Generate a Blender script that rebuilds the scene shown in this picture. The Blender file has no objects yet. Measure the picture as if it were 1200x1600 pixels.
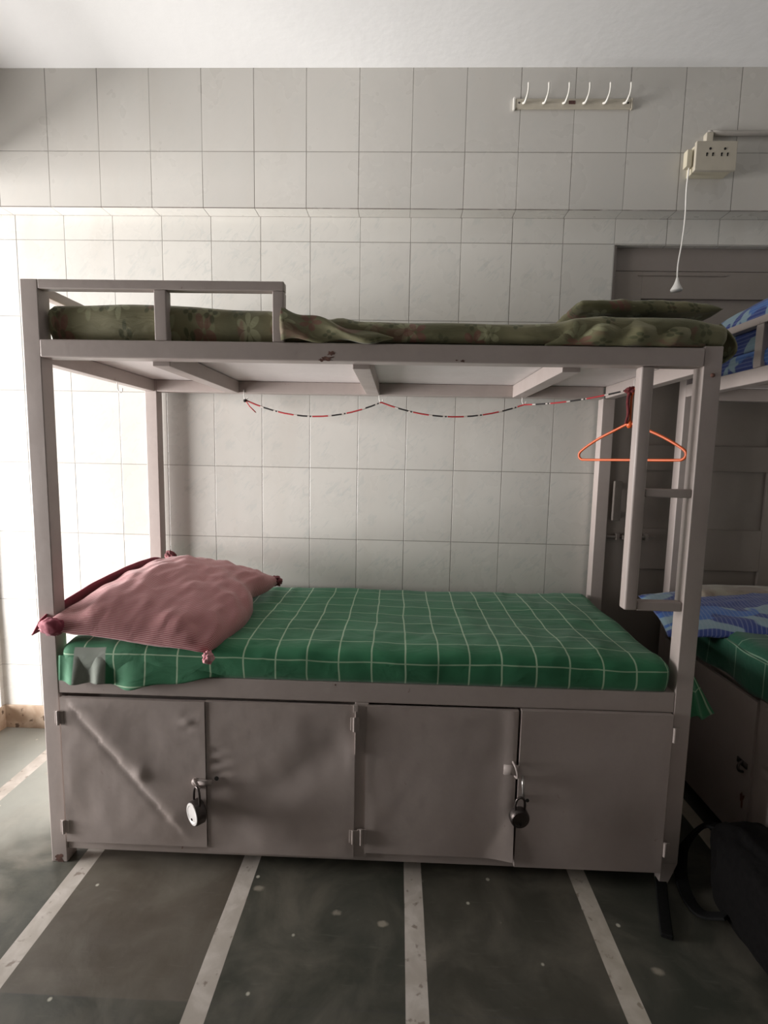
import bpy, bmesh, math, random
from mathutils import Vector, Matrix, noise
random.seed(4)
S = bpy.context.scene
COL = S.collection
PI = math.pi

# ------------------------------------------------------------------ camera
def make_camera():
    yaw, pitch, roll = -0.0280100, 0.1101587, 0.0195057
    cy, sy, cp, sp, cr, sr = math.cos(yaw), math.sin(yaw), math.cos(pitch), math.sin(pitch), math.cos(roll), math.sin(roll)
    f = Vector((sy*cp, cy*cp, -sp)); r = Vector((cy, -sy, 0)); u = r.cross(f)
    r2 = cr*r + sr*u; u2 = -sr*r + cr*u
    cam = bpy.data.cameras.new('camera'); o = bpy.data.objects.new('camera', cam); COL.objects.link(o)
    cam.sensor_fit = 'VERTICAL'; cam.sensor_height = 36.0; cam.lens = 800/1600*36.0
    cam.clip_start = 0.05
    m = Matrix((r2, u2, -f)).transposed().to_4x4(); m.translation = Vector((1.379118, -2.142177, 1.251533))
    o.matrix_world = m
    S.camera = o
make_camera()

# ------------------------------------------------------------------ light
S.view_settings.view_transform = 'Standard'; S.view_settings.look = 'None'
S.view_settings.gamma = 1.0; S.view_settings.use_curve_mapping = False
S.view_settings.exposure = 0.03
w = bpy.data.worlds.new('world'); S.world = w; w.use_nodes = True
w.node_tree.nodes['Background'].inputs[0].default_value = (1.0, .85, .75, 1)
w.node_tree.nodes['Background'].inputs[1].default_value = 0.066
def area(name, loc, rot, sx, sy, power, col, spread=PI):
    l = bpy.data.lights.new(name, 'AREA'); l.shape = 'RECTANGLE'; l.size = sx; l.size_y = sy
    l.energy = power; l.color = col; l.spread = spread
    o = bpy.data.objects.new(name, l); COL.objects.link(o); o.location = loc; o.rotation_euler = rot
    return o
# daylight entering by the tall opening in the left wall (just outside it, facing +X)
area('window_daylight', (-4.2, -1.75, 1.10), (0, -PI/2-.03, 0), 2.2, 3.2, 700, (1.0, .965, .945))
area('window_ground_glow', (-1.50, -0.74, 0.60), (0, -PI/2-.40, 0), 1.2, 1.3, 66, (1.0, .965, .95))
area('window_skylight', (-0.95, -0.42, 2.30), (0, -PI/2+1.05, 0), .8, .8, 12, (.97, .985, 1.0))

# ------------------------------------------------------------------ node helper
class NT:
    def __init__(s, name):
        s.m = bpy.data.materials.new(name); s.m.use_nodes = True
        s.t = s.m.node_tree; s.b = s.t.nodes['Principled BSDF']
    def n(s, typ, **kw):
        nd = s.t.nodes.new(typ)
        for k, v in kw.items(): setattr(nd, k, v)
        return nd
    def set(s, sock, v):
        if isinstance(v, bpy.types.NodeSocket): s.t.links.new(v, sock)
        elif v is not None:
            if isinstance(v, tuple) and len(v) == 3 and sock.type == 'RGBA': v = v + (1,)
            sock.default_value = v
    def math(s, op, a, b=None, c=None, clamp=False):
        nd = s.n('ShaderNodeMath', operation=op); nd.use_clamp = clamp
        s.set(nd.inputs[0], a)
        if b is not None: s.set(nd.inputs[1], b)
        if c is not None: s.set(nd.inputs[2], c)
        return nd.outputs[0]
    def mix(s, f, a, b, blend='MIX'):
        nd = s.n('ShaderNodeMix', data_type='RGBA', blend_type=blend)
        s.set(nd.inputs[0], f); s.set(nd.inputs[6], a); s.set(nd.inputs[7], b)
        return nd.outputs[2]
    def ramp(s, f, lo, hi, a=0.0, b=1.0):
        nd = s.n('ShaderNodeMapRange'); nd.clamp = True; nd.interpolation_type = 'SMOOTHSTEP'
        s.set(nd.inputs[0], f); nd.inputs[1].default_value = lo; nd.inputs[2].default_value = hi
        nd.inputs[3].default_value = a; nd.inputs[4].default_value = b
        return nd.outputs[0]
    def noise(s, vec, scale, detail=3, dist=0.0, rough=.5, out=0):
        nd = s.n('ShaderNodeTexNoise'); s.set(nd.inputs['Vector'], vec)
        nd.inputs['Scale'].default_value = scale; nd.inputs['Detail'].default_value = detail
        nd.inputs['Distortion'].default_value = dist; nd.inputs['Roughness'].default_value = rough
        return nd.outputs[out]
    def mapv(s, vec, loc=(0,0,0), rot=(0,0,0), scale=(1,1,1)):
        nd = s.n('ShaderNodeMapping'); s.set(nd.inputs[0], vec)
        nd.inputs[1].default_value = loc; nd.inputs[2].default_value = rot; nd.inputs[3].default_value = scale
        return nd.outputs[0]
    def obj(s): return s.n('ShaderNodeTexCoord').outputs['Object']
    def uv(s): return s.n('ShaderNodeTexCoord').outputs['UV']
    def sep(s, v):
        nd = s.n('ShaderNodeSeparateXYZ'); s.set(nd.inputs[0], v); return nd.outputs
    def comb(s, x, y, z=0.0):
        nd = s.n('ShaderNodeCombineXYZ'); s.set(nd.inputs[0], x); s.set(nd.inputs[1], y); s.set(nd.inputs[2], z); return nd.outputs[0]
    def bump(s, h, strength=.3, dist=.01, nrm=None):
        nd = s.n('ShaderNodeBump'); nd.inputs['Strength'].default_value = strength; nd.inputs['Distance'].default_value = dist
        s.set(nd.inputs['Height'], h)
        if nrm is not None: s.set(nd.inputs['Normal'], nrm)
        return nd.outputs[0]
    def out(s, col, rough=.5, metal=0.0, normal=None, spec=None, sheen=None):
        s.set(s.b.inputs['Base Color'], col); s.set(s.b.inputs['Roughness'], rough); s.set(s.b.inputs['Metallic'], metal)
        if normal is not None: s.set(s.b.inputs['Normal'], normal)
        if spec is not None: s.b.inputs['Specular IOR Level'].default_value = spec
        if sheen: s.b.inputs['Sheen Weight'].default_value = sheen
        return s.m

def gridline(N, c, period, off, half):
    """1 on a line of half width `half` repeated every period"""
    a = N.math('SUBTRACT', c, off)
    a = N.math('DIVIDE', a, period)
    a = N.math('FRACT', N.math('ADD', a, 100.5))
    a = N.math('ABSOLUTE', N.math('SUBTRACT', a, .5))
    return N.ramp(a, half/period*.6, half/period*1.5, 1, 0)

# ---- tiles
def mat_tiles(name, hx, hoff, vz, voff, motif, base=(.64,.625,.585), axis='XZ', grout=(.20,.185,.165)):
    N = NT(name); o = N.obj(); x, y, z = N.sep(o)
    a, b = {'XZ': (x, z), 'YZ': (y, z), 'XY': (x, y)}[axis]
    la = gridline(N, a, hx, hoff, .0013); lb = gridline(N, b, vz, voff, .0011)
    wn = N.noise(o, 3.0, 2)
    line = N.math('MAXIMUM', N.math('MULTIPLY', la, N.ramp(wn, .35, .6, .55, 1)), N.math('MULTIPLY', lb, .8))
    # tile ids for slight variation
    ia = N.math('FLOOR', N.math('DIVIDE', N.math('SUBTRACT', a, hoff), hx)); ib = N.math('FLOOR', N.math('DIVIDE', N.math('SUBTRACT', b, voff), vz))
    wnn = N.n('ShaderNodeTexWhiteNoise', noise_dimensions='2D'); N.set(wnn.inputs['Vector'], N.comb(ia, ib))
    v = N.mix(wnn.outputs[0], tuple(c*.955 for c in base), tuple(c*1.03 for c in base))
    # feathered leaf motif inside each tile
    fa = N.math('FRACT', N.math('DIVIDE', N.math('SUBTRACT', a, hoff), hx)); fb = N.math('FRACT', N.math('DIVIDE', N.math('SUBTRACT', b, voff-60*vz), vz))
    loc = N.comb(N.math('MULTIPLY', fa, hx), N.math('MULTIPLY', fb, vz), N.math('MULTIPLY', wnn.outputs[0], 0.3))
    st = N.mapv(N.mapv(loc, rot=(0, 0, -.85)), scale=(9, 34, 5))
    st2 = N.mapv(N.mapv(loc, rot=(0, 0, .7)), scale=(30, 10, 5))
    f1 = N.ramp(N.noise(st, 1.6, 2, 1.6), .54, .66); f2 = N.ramp(N.noise(st2, 1.5, 2, 1.2), .56, .66)
    feather = N.math('MAXIMUM', f1, f2)
    blob = N.ramp(N.noise(loc, 13, 1), .42, .60)
    fm = N.math('MULTIPLY', N.math('MULTIPLY', feather, blob), motif)
    v = N.mix(fm, v, (.50, .52, .50))
    cloud = N.ramp(N.noise(o, 6, 4, .5), .3, .7, 0, .14)
    v = N.mix(cloud, v, (.60, .56, .52))
    grime = N.ramp(N.noise(N.mapv(o, scale=(2.4, 1, .5)), 2.2, 4, .4), .5, .8, 0, .25)
    v = N.mix(grime, v, (.50, .46, .40))
    v = N.mix(line, v, grout)
    if name == 'upper wall tiles':    # dirty joint along the bottom edge of the beam
        e = N.math('MULTIPLY', N.ramp(z, 2.1885, 2.1925, 1, 0), N.ramp(N.noise(o, 9, 5, .5), .32, .52, .25, 1))
        v = N.mix(e, v, (.11, .085, .07))
    if name == 'soffit tiles':
        v = N.mix(N.ramp(y, -.004, -.0015, 0, .8), v, (.14, .11, .09))
    h = N.math('SUBTRACT', N.math('MULTIPLY', N.noise(o, 7, 2), .12), line)
    return N.out(v, N.ramp(N.noise(o, 8, 3), .3, .7, .24, .36), normal=N.bump(h, .5, .0022), spec=.5)

TX = .0044
M = {}
M['tile_low'] = mat_tiles('lower wall tiles', .2, TX, .3, 2.094, .45)
M['tile_up'] = mat_tiles('upper wall tiles', .2, 0.0, .3, 2.392, .16, base=(.58,.562,.525))
M['tile_soffit'] = mat_tiles('soffit tiles', .2, 0.0, .3, -.2, .2, axis='XY')
M['tile_side'] = mat_tiles('side wall tiles', .2, -.07, .3, 2.094, .4, axis='YZ')

def mat_plaster(name, col):
    N = NT(name); o = N.obj()
    v = N.mix(N.ramp(N.noise(o, 1.6, 4), .35, .7, 0, .5), col, tuple(c*.93 for c in col))
    h = N.noise(o, 25, 5)
    return N.out(v, .75, normal=N.bump(h, .12, .01))
M['ceiling'] = mat_plaster('ceiling paint', (.86, .86, .855))

def mat_skirting():
    N = NT('skirting'); o = N.obj()
    v = N.mix(N.ramp(N.noise(o, 14, 5, .5), .35, .7), (.42, .30, .21), (.60, .48, .37))
    v = N.mix(N.ramp(N.noise(o, 30, 3), .6, .7), v, (.14, .09, .06))
    return N.out(v, .6)
M['skirting'] = mat_skirting()

def mat_floor():
    N = NT('green stone floor with pale strips'); o = N.obj(); x, y, z = N.sep(o)
    per, off = .4975, .4525
    xw = N.math('ADD', x, N.math('MULTIPLY', N.math('SUBTRACT', N.noise(o, 2.5, 1), .5), .006))
    a = N.math('DIVIDE', N.math('SUBTRACT', xw, off-per/2), per)
    fr = N.math('ABSOLUTE', N.math('SUBTRACT', N.math('FRACT', N.math('ADD', a, 50)), .5))
    strip = N.ramp(fr, .0262/per-.0015, .0262/per+.0015, 1, 0)
    slab = N.math('FLOOR', N.math('DIVIDE', N.math('SUBTRACT', x, off), per))
    row = N.math('FLOOR', N.math('DIVIDE', N.math('ADD', y, 1.115), .92))
    wn = N.n('ShaderNodeTexWhiteNoise', noise_dimensions='2D'); N.set(wn.inputs['Vector'], N.comb(N.math('ADD', slab, 3.3), N.math('ADD', row, 7.1)))
    brown = N.math('MULTIPLY', N.math('LESS_THAN', N.math('ABSOLUTE', N.math('SUBTRACT', slab, 0)), .5), N.math('GREATER_THAN', y, -1.115))
    brown = N.math('MAXIMUM', brown, N.math('MULTIPLY', N.math('LESS_THAN', N.math('ABSOLUTE', N.math('SUBTRACT', slab, 2)), .5), .30))
    col = N.mix(wn.outputs[0], (.040, .044, .035), (.058, .060, .048))
    col = N.mix(brown, col, (.098, .082, .064))
    # joint between two slab rows
    col = N.mix(N.ramp(N.math('ABSOLUTE', N.math('ADD', y, 1.115)), .001, .003, .5, 0), col, (.05, .05, .05))
    # slabs just left of the second strip are browner and dustier
    clouds = N.noise(o, 5, 6, .6, .6)
    col = N.mix(N.ramp(clouds, .35, .75, 0, .75), col, (.165, .150, .122))
    dust_glare = N.ramp(N.noise(N.mapv(o, scale=(1, 1.6, 1)), 2.2, 5, .8), .42, .72)
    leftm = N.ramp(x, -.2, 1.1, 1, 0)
    col = N.mix(N.math('MULTIPLY', dust_glare, N.math('MULTIPLY', leftm, .75)), col, (.36, .33, .28))  # dust patches, strengthened leftward to paint in the lit wall's reflection
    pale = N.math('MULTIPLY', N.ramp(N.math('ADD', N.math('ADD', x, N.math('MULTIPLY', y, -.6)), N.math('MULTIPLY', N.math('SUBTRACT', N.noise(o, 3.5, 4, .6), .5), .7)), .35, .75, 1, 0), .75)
    col = N.mix(pale, col, (.40, .41, .37))  # back-left floor painted pale for the bright wall's reflection
    scr = N.ramp(N.noise(N.mapv(o, rot=(0,0,.5), scale=(3, 22, 1)), 4, 4, .3), .62, .75, 0, .12)
    col = N.mix(scr, col, (.26, .25, .21))
    vo = N.n('ShaderNodeTexVoronoi'); N.set(vo.inputs['Vector'], o); vo.inputs['Scale'].default_value = 13; vo.inputs['Randomness'].default_value = 1
    vs = N.sep(vo.outputs['Color'])
    spot = N.math('MULTIPLY', N.ramp(vo.outputs['Distance'], .045, .095, 1, 0), N.math('GREATER_THAN', vs[0], .60))
    col = N.mix(N.math('MULTIPLY', spot, .8), col, (.62, .60, .50))
    vo2 = N.n('ShaderNodeTexVoronoi'); N.set(vo2.inputs['Vector'], N.mapv(o, loc=(3.1, 1.7, 0), rot=(0,0,.4), scale=(1, 1.5, 1))); vo2.inputs['Scale'].default_value = 7
    vs2 = N.sep(vo2.outputs['Color'])
    sp2 = N.math('MULTIPLY', N.ramp(N.math('ADD', vo2.outputs['Distance'], N.math('MULTIPLY', N.math('SUBTRACT', N.noise(o, 40, 3), .5), .16)), .06, .14, 1, 0), N.math('GREATER_THAN', vs2[1], .62))
    col = N.mix(N.math('MULTIPLY', sp2, .65), col, (.40, .36, .29))
    stripcol = N.mix(N.ramp(N.noise(o, 18, 5, .5), .35, .7), (.46, .415, .365), (.60, .55, .50))
    stripcol = N.mix(N.ramp(N.noise(N.mapv(o, loc=(0, 5, 0)), 34, 4), .60, .70, 0, .75), stripcol, (.20, .15, .12))
    stripcol = N.mix(N.ramp(x, 1.7, 2.2, 0, .4), stripcol, (.38, .34, .22))
    col = N.mix(strip, col, stripcol)
    rough = N.ramp(N.noise(o, 9, 4), .3, .7, .30, .48)
    return N.out(col, rough, normal=N.bump(N.noise(o, 30, 5, .3), .18, .004), spec=.5)
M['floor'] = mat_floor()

def mat_paint(name, col, rust=.35, rough=.42, grime=.35):
    N = NT(name); o = N.obj()
    n1 = N.noise(o, 5, 5, .4); n2 = N.noise(o, 60, 3)
    v = N.mix(N.ramp(n1, .35, .75, 0, grime), col, tuple(c*k for c, k in zip(col, (.80, .76, .72))))
    v = N.mix(N.ramp(n2, .35, .75, 0, .12), v, tuple(c*.75 for c in col))
    if rust:
        r = N.math('MULTIPLY', N.ramp(N.noise(N.mapv(o, loc=(7, 3, 1)), 46, 4, .5), .70, .75), N.ramp(N.noise(o, 3.3, 2), .50, .62))
        v = N.mix(N.math('MULTIPLY', r, rust*2), v, (.16, .075, .045))
    h = N.math('ADD', N.math('MULTIPLY', n2, .3), N.noise(o, 18, 4))
    return N.out(v, N.ramp(n1, .3, .7, rough-.07, rough+.1), normal=N.bump(h, .18, .004))
PAINT = (.43, .372, .348)
M['paint'] = mat_paint('lilac grey enamel', PAINT)
M['paint_door'] = mat_paint('lilac grey enamel on sheet doors', (.42, .362, .34), rust=.2, rough=.36, grime=.55)
M['paint_sheet'] = mat_paint('pale enamel on bunk sheet', (.78, .73, .72), rust=0, rough=.4, grime=.2)
M['door_wood'] = mat_paint('grey painted door', (.27, .235, .21), rust=0, rough=.5, grime=.35)
M['frame_wood'] = mat_paint('grey painted door frame', (.27, .235, .215), rust=0, rough=.5, grime=.3)

def mat_plain(name, col, rough=.5, metal=0.0, var=.15, sc=20, bump=0.1):
    N = NT(name); o = N.obj()
    v = N.mix(N.ramp(N.noise(o, sc, 4), .3, .7, 0, 1), col, tuple(c*(1-var) for c in col))
    return N.out(v, rough, metal, normal=N.bump(N.noise(o, sc*3, 3), bump, .002))
M['steel'] = mat_plain('bright steel', (.62, .60, .58), .28, 1.0, .25)
M['lock_face'] = mat_plain('silver lock face', (.80, .78, .76), .35, .5, .12)
M['steel_dark'] = mat_plain('dark worn steel', (.10, .085, .08), .38, .8, .4)
M['hole'] = mat_plain('dark hole', (.012, .010, .009), .9)
M['rust'] = mat_plain('rust', (.17, .085, .065), .8, 0, .5, 60)
M['ivory'] = mat_plain('ivory plastic', (.60, .55, .42), .4, 0, .06)
M['ivory_grey'] = mat_plain('aged cream plastic', (.52, .475, .39), .4, 0, .08)
M['white_plastic'] = mat_plain('white plastic', (.80, .78, .74), .35, 0, .05)
M['hook_white'] = mat_plain('white hook plastic', (.78, .76, .70), .3, 0, .05)
M['orange'] = mat_plain('orange plastic', (.66, .115, .025), .38, 0, .1)
M['maroon'] = mat_plain('maroon cord', (.17, .022, .025), .8, 0, .5, 120, .5)
M['sticker'] = mat_plain('brown red sticker', (.15, .06, .05), .6, 0, .5, 300)
M['black_fabric'] = mat_plain('black bag fabric', (.005, .0045, .0045), 1.0, 0, .4, 90, .5)
M['black_fabric'].node_tree.nodes['Principled BSDF'].inputs['Specular IOR Level'].default_value = .12
M['black_web'] = mat_plain('black webbing', (.008, .008, .008), .8, 0, .4, 200, .5)
M['black_web'].node_tree.nodes['Principled BSDF'].inputs['Specular IOR Level'].default_value = .15
M['conduit'] = mat_plain('grey conduit', (.42, .39, .355), .45, 0, .1)

# ---- cloth materials
def weave(N, v, sc=900):
    return N.noise(v, sc, 1)
def mat_check(name, base, line, per=.0933, ox=0.0, oy=0.0, patch=False):
    N = NT(name); u = N.uv(); o = N.obj(); a, b, _ = N.sep(u)
    wob = N.math('MULTIPLY', N.math('SUBTRACT', N.noise(o, 4.5, 2), .5), .022)
    wob2 = N.math('MULTIPLY', N.math('SUBTRACT', N.noise(N.mapv(o, loc=(4, 2, 0)), 4, 2), .5), .018)
    la = gridline(N, N.math('ADD', a, wob), per, ox, .0021); lb = gridline(N, N.math('ADD', b, wob2), per, oy, .0018)
    c = N.mix(N.ramp(N.noise(o, 6, 4), .3, .7), base, tuple(k*.82 for k in base))
    ln = N.math('MAXIMUM', la, N.math('MULTIPLY', lb, .8))
    c = N.mix(N.math('MULTIPLY', ln, .72), c, line)
    if patch:
        pm = N.math('MULTIPLY', N.math('MULTIPLY', N.ramp(a, .447, .452), N.ramp(a, .540, .545, 1, 0)), N.ramp(b, -.750, -.745, 1, 0))
        c = N.mix(pm, c, (.24, .27, .23))
    h = N.math('ADD', N.noise(N.mapv(o, rot=(0, 0, .5), scale=(.6, 1.3, 1)), 11, 4, .9), N.math('MULTIPLY', weave(N, o), .05))
    return N.out(c, .78, normal=N.bump(h, .5, .012), sheen=.15)
M['check'] = mat_check('green check sheet', (.022, .180, .076), (.50, .66, .46), ox=.9405, oy=-.674, patch=True)
M['check2'] = mat_check('green check sheet with wide check', (.012, .10, .055), (.25, .38, .27), per=.135, ox=.03, oy=.02)

def mat_floral(name):
    N = NT(name); u = N.uv(); o = N.obj()
    c = N.mix(N.ramp(N.noise(u, 5, 4, .6), .3, .7), (.135, .132, .064), (.235, .22, .12))
    def flowers(c, sc, loc, thr, petals, col, rr, amt):
        v = N.mapv(u, loc=loc)
        vo = N.n('ShaderNodeTexVoronoi'); vo.voronoi_dimensions = '2D'
        N.set(vo.inputs['Vector'], v); vo.inputs['Scale'].default_value = sc; vo.inputs['Randomness'].default_value = .75
        sub = N.n('ShaderNodeVectorMath', operation='SUBTRACT'); N.set(sub.inputs[0], v); N.set(sub.inputs[1], vo.outputs['Position'])
        x, y, _ = N.sep(sub.outputs[0])
        th = N.math('ARCTAN2', y, x); r = N.math('SQRT', N.math('ADD', N.math('MULTIPLY', x, x), N.math('MULTIPLY', y, y)))
        cs = N.sep(vo.outputs['Color'])
        ph = N.math('MULTIPLY', cs[1], 6.28)
        pet = N.math('ABSOLUTE', N.math('COSINE', N.math('ADD', N.math('MULTIPLY', th, petals/2), ph)))
        R = N.math('MULTIPLY', N.math('POWER', pet, .6), rr)
        m = N.math('MULTIPLY', N.ramp(N.math('SUBTRACT', r, R), -.004, .001, 1, 0), N.ramp(r, .003, .007))
        m = N.math('MULTIPLY', m, N.math('GREATER_THAN', cs[0], thr))
        return N.mix(N.math('MULTIPLY', m, amt), c, col)
    c = flowers(c, 9, (0, 0, 0), .35, 6, (.36, .37, .22), .036, .6)
    c = flowers(c, 7, (.37, .21, 0), .45, 5, (.24, .08, .07), .034, .6)
    c = flowers(c, 16, (.11, .63, 0), .5, 4, (.08, .09, .04), .02, .8)
    c = N.mix(N.ramp(N.noise(u, 11, 3, .5), .58, .68, 0, .5), c, (.20, .07, .06))
    h = N.math('ADD', N.noise(N.mapv(o, scale=(6, 6, 14)), 2, 4, 1.0), N.math('MULTIPLY', weave(N, o), .04))
    return N.out(c, .7, normal=N.bump(h, .4, .012), sheen=.15)
M['floral'] = mat_floral('olive floral sheet')

def mat_stripe():
    N = NT('pink striped pillowcase'); u = N.uv(); o = N.obj(); a, b, _ = N.sep(u)
    f = N.math('FRACT', N.math('MULTIPLY', b, 190)); 
    st = N.ramp(N.math('ABSOLUTE', N.math('SUBTRACT', f, .5)), .18, .32)
    f2 = N.math('FRACT', N.math('MULTIPLY', b, 41.25)); st2 = N.ramp(N.math('ABSOLUTE', N.math('SUBTRACT', f2, .5)), .40, .45)
    c = N.mix(st, (.34, .085, .10), (.60, .34, .33))
    c = N.mix(N.math('MULTIPLY', st2, .0), c, (.26, .05, .075))
    h = N.math('ADD', N.noise(N.mapv(o, scale=(1, 1.6, 1)), 9, 4, .8), N.math('MULTIPLY', weave(N, o), .04))
    return N.out(c, .75, normal=N.bump(h, .4, .012), sheen=.2)
M['stripe'] = mat_stripe()
def mat_cloth(name, col, col2, sc=8):
    N = NT(name); o = N.obj()
    c = N.mix(N.ramp(N.noise(o, sc, 4, .6), .35, .65), col, col2)
    return N.out(c, .8, normal=N.bump(N.noise(o, 14, 4, .6), .4, .01), sheen=.15)
M['flange'] = mat_cloth('maroon pillowcase opening', (.22, .03, .055), (.32, .06, .09))
M['pinkcloth'] = mat_cloth('pink cloth', (.60, .20, .24), (.70, .42, .42), 40)
M['maroon_cloth'] = mat_cloth('maroon cloth', (.13, .03, .035), (.25, .07, .08), 40)
M['beige_cloth'] = mat_cloth('beige cloth', (.34, .31, .24), (.22, .17, .13), 10)
def mat_blue(name, seed=0.0, thr=(.47, .50)):
    N = NT(name); o = N.obj(); u = N.uv()
    n = N.noise(N.mapv(u, loc=(seed, seed*2, 0), rot=(0, 0, .6), scale=(3.0, 6.0, 1)), 1.25, 1, 1.4)
    c = N.mix(N.ramp(n, thr[0], thr[1]), (.022, .045, .20), (.21, .31, .36))
    n2 = N.noise(N.mapv(u, loc=(seed+3, 1, 0), scale=(4, 7, 1)), 1.3, 1, 1.0)
    c = N.mix(N.ramp(n2, .60, .63), c, (.045, .13, .38))
    fine = N.ramp(N.math('ABSOLUTE', N.math('SUBTRACT', N.math('FRACT', N.math('MULTIPLY', N.sep(u)[0], 80)), .5)), .3, .4, 0, .25)
    c = N.mix(fine, c, (.32, .36, .45))
    return N.out(c, .75, normal=N.bump(N.noise(o, 10, 4, .6), .4, .012), sheen=.15)
M['blue'] = mat_blue('blue and pale blue bedding', .4, (.52, .545)); M['blue2'] = mat_blue('blue bedding', 1.7, (.53, .56))

def mat_cordseg():
    N = NT('red black and white cord'); u = N.uv(); a, b, _ = N.sep(u)
    f = N.math('FRACT', N.math('MULTIPLY', a, 7.2))
    c = N.mix(N.math('GREATER_THAN', f, .46), (.42, .03, .035), (.55, .50, .46))
    c = N.mix(N.math('MULTIPLY', N.math('GREATER_THAN', f, .56), N.math('LESS_THAN', f, .86)), c, (.015, .012, .012))
    c = N.mix(N.math('MULTIPLY', N.math('GREATER_THAN', f, .92), N.math('LESS_THAN', f, .97)), c, (.02, .015, .015))
    return N.out(c, .7)
M['cord'] = mat_cordseg()

# ------------------------------------------------------------------ mesh helpers
def link(name, bm, mat, parent=None, smooth=False, bevel=0.0, seg=2, loc=None, wn=False, recalc=True):
    me = bpy.data.meshes.new(name)
    if recalc: bmesh.ops.recalc_face_normals(bm, faces=bm.faces)
    bm.to_mesh(me); bm.free()
    o = bpy.data.objects.new(name, me); COL.objects.link(o)
    if mat: me.materials.append(mat)
    if smooth:
        for p in me.polygons: p.use_smooth = True
    if bevel:
        md = o.modifiers.new('bevel', 'BEVEL'); md.width = bevel; md.segments = seg; md.limit_method = 'ANGLE'; md.angle_limit = math.radians(40)
        for p in me.polygons: p.use_smooth = True
        wm = o.modifiers.new('wn', 'WEIGHTED_NORMAL'); wm.keep_sharp = False
    if parent: o.parent = parent
    if loc: o.location = loc
    return o
def box(bm, x0, x1, y0, y1, z0, z1):
    v = [bm.verts.new(p) for p in ((x0,y0,z0),(x1,y0,z0),(x1,y1,z0),(x0,y1,z0),(x0,y0,z1),(x1,y0,z1),(x1,y1,z1),(x0,y1,z1))]
    for f in ((0,3,2,1),(4,5,6,7),(0,1,5,4),(1,2,6,5),(2,3,7,6),(3,0,4,7)): bm.faces.new([v[i] for i in f])
    return v
def bx(*bs):
    bm = bmesh.new()
    for b in bs: box(bm, *b)
    return bm
def prism(bm, pts, y0, y1, axis='Y'):
    """extrude a 2-D outline (x,z) between y0 and y1"""
    def P(p, t): return (p[0], t, p[1]) if axis == 'Y' else ((t, p[0], p[1]) if axis == 'X' else (p[0], p[1], t))
    a = [bm.verts.new(P(p, y0)) for p in pts]; b = [bm.verts.new(P(p, y1)) for p in pts]
    bm.faces.new(a[::-1]); bm.faces.new(b)
    n = len(pts)
    for i in range(n): bm.faces.new((a[i], a[(i+1) % n], b[(i+1) % n], b[i]))
def tube(bm, path, r, n=10, cap=True, uvscale=True):
    """round tube along points, r number or list; u coordinate = length"""
    path = [Vector(p) for p in path]
    uvl = bm.loops.layers.uv.verify()
    rs = r if isinstance(r, (list, tuple)) else [r]*len(path)
    rings = []; L = 0; Ls = []
    t0 = (path[1]-path[0]).normalized()
    up = Vector((0, 0, 1)) if abs(t0.z) < .9 else Vector((1, 0, 0))
    nrm = t0.cross(up).normalized()
    for i, p in enumerate(path):
        if i: L += (p-path[i-1]).length
        Ls.append(L)
        t = ((path[min(i+1, len(path)-1)]-path[max(i-1, 0)])).normalized()
        nrm = (nrm - t*nrm.dot(t)).normalized(); b = t.cross(nrm)
        rings.append([bm.verts.new(p + rs[i]*(math.cos(2*PI*k/n)*nrm + math.sin(2*PI*k/n)*b)) for k in range(n)])
    for i in range(len(rings)-1):
        for k in range(n):
            f = bm.faces.new((rings[i][k], rings[i][(k+1) % n], rings[i+1][(k+1) % n], rings[i+1][k]))
            for lp, (uu, vv) in zip(f.loops, ((Ls[i], 0), (Ls[i], 1), (Ls[i+1], 1), (Ls[i+1], 0))): lp[uvl].uv = (uu, vv)
    if cap:
        bm.faces.new(rings[0][::-1]); bm.faces.new(rings[-1])
def lathe(bm, prof, c=(0,0,0), n=28, M4=None):
    """profile (radius, height) about local Z"""
    M4 = M4 or Matrix.Identity(4); c = Vector(c)
    rings = []
    for r, z in prof:
        rings.append([bm.verts.new(c + (M4 @ Vector((r*math.cos(2*PI*k/n), r*math.sin(2*PI*k/n), z)))) for k in range(n)])
    for i in range(len(rings)-1):
        for k in range(n): bm.faces.new((rings[i][k], rings[i][(k+1) % n], rings[i+1][(k+1) % n], rings[i+1][k]))
    bm.faces.new(rings[0][::-1]); bm.faces.new(rings[-1])
def smooth_path(pts, k=8):
    pts = [Vector(p) for p in pts]; out = []
    P = [2*pts[0]-pts[1]] + pts + [2*pts[-1]-pts[-2]]
    for i in range(1, len(P)-2):
        a, b, c, d = P[i-1:i+3]
        for j in range(k):
            t = j/k
            out.append(.5*((2*b) + (c-a)*t + (2*a-5*b+4*c-d)*t*t + (-a+3*b-3*c+d)*t**3))
    out.append(pts[-1]); return out
def grid(bm, nu, nv, f, uvf=None):
    """surface f(u,v) u,v in 0..1"""
    uvl = bm.loops.layers.uv.verify()
    V = [[bm.verts.new(f(i/nu, j/nv)) for j in range(nv+1)] for i in range(nu+1)]
    for i in range(nu):
        for j in range(nv):
            fc = bm.faces.new((V[i][j], V[i+1][j], V[i+1][j+1], V[i][j+1]))
            if uvf:
                for lp, (a, b) in zip(fc.loops, ((i, j), (i+1, j), (i+1, j+1), (i, j+1))): lp[uvl].uv = uvf(a/nu, b/nv)
    return V
def solid(o, t):
    md = o.modifiers.new('thick', 'SOLIDIFY'); md.thickness = t; md.offset = 0
def nz(x, y, z=0.0, s=1.0): return noise.noise(Vector((x*s, y*s, z*s)))
def sst(x, a, b):
    t = max(0, min(1, (x-a)/(b-a))); return t*t*(3-2*t)

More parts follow.
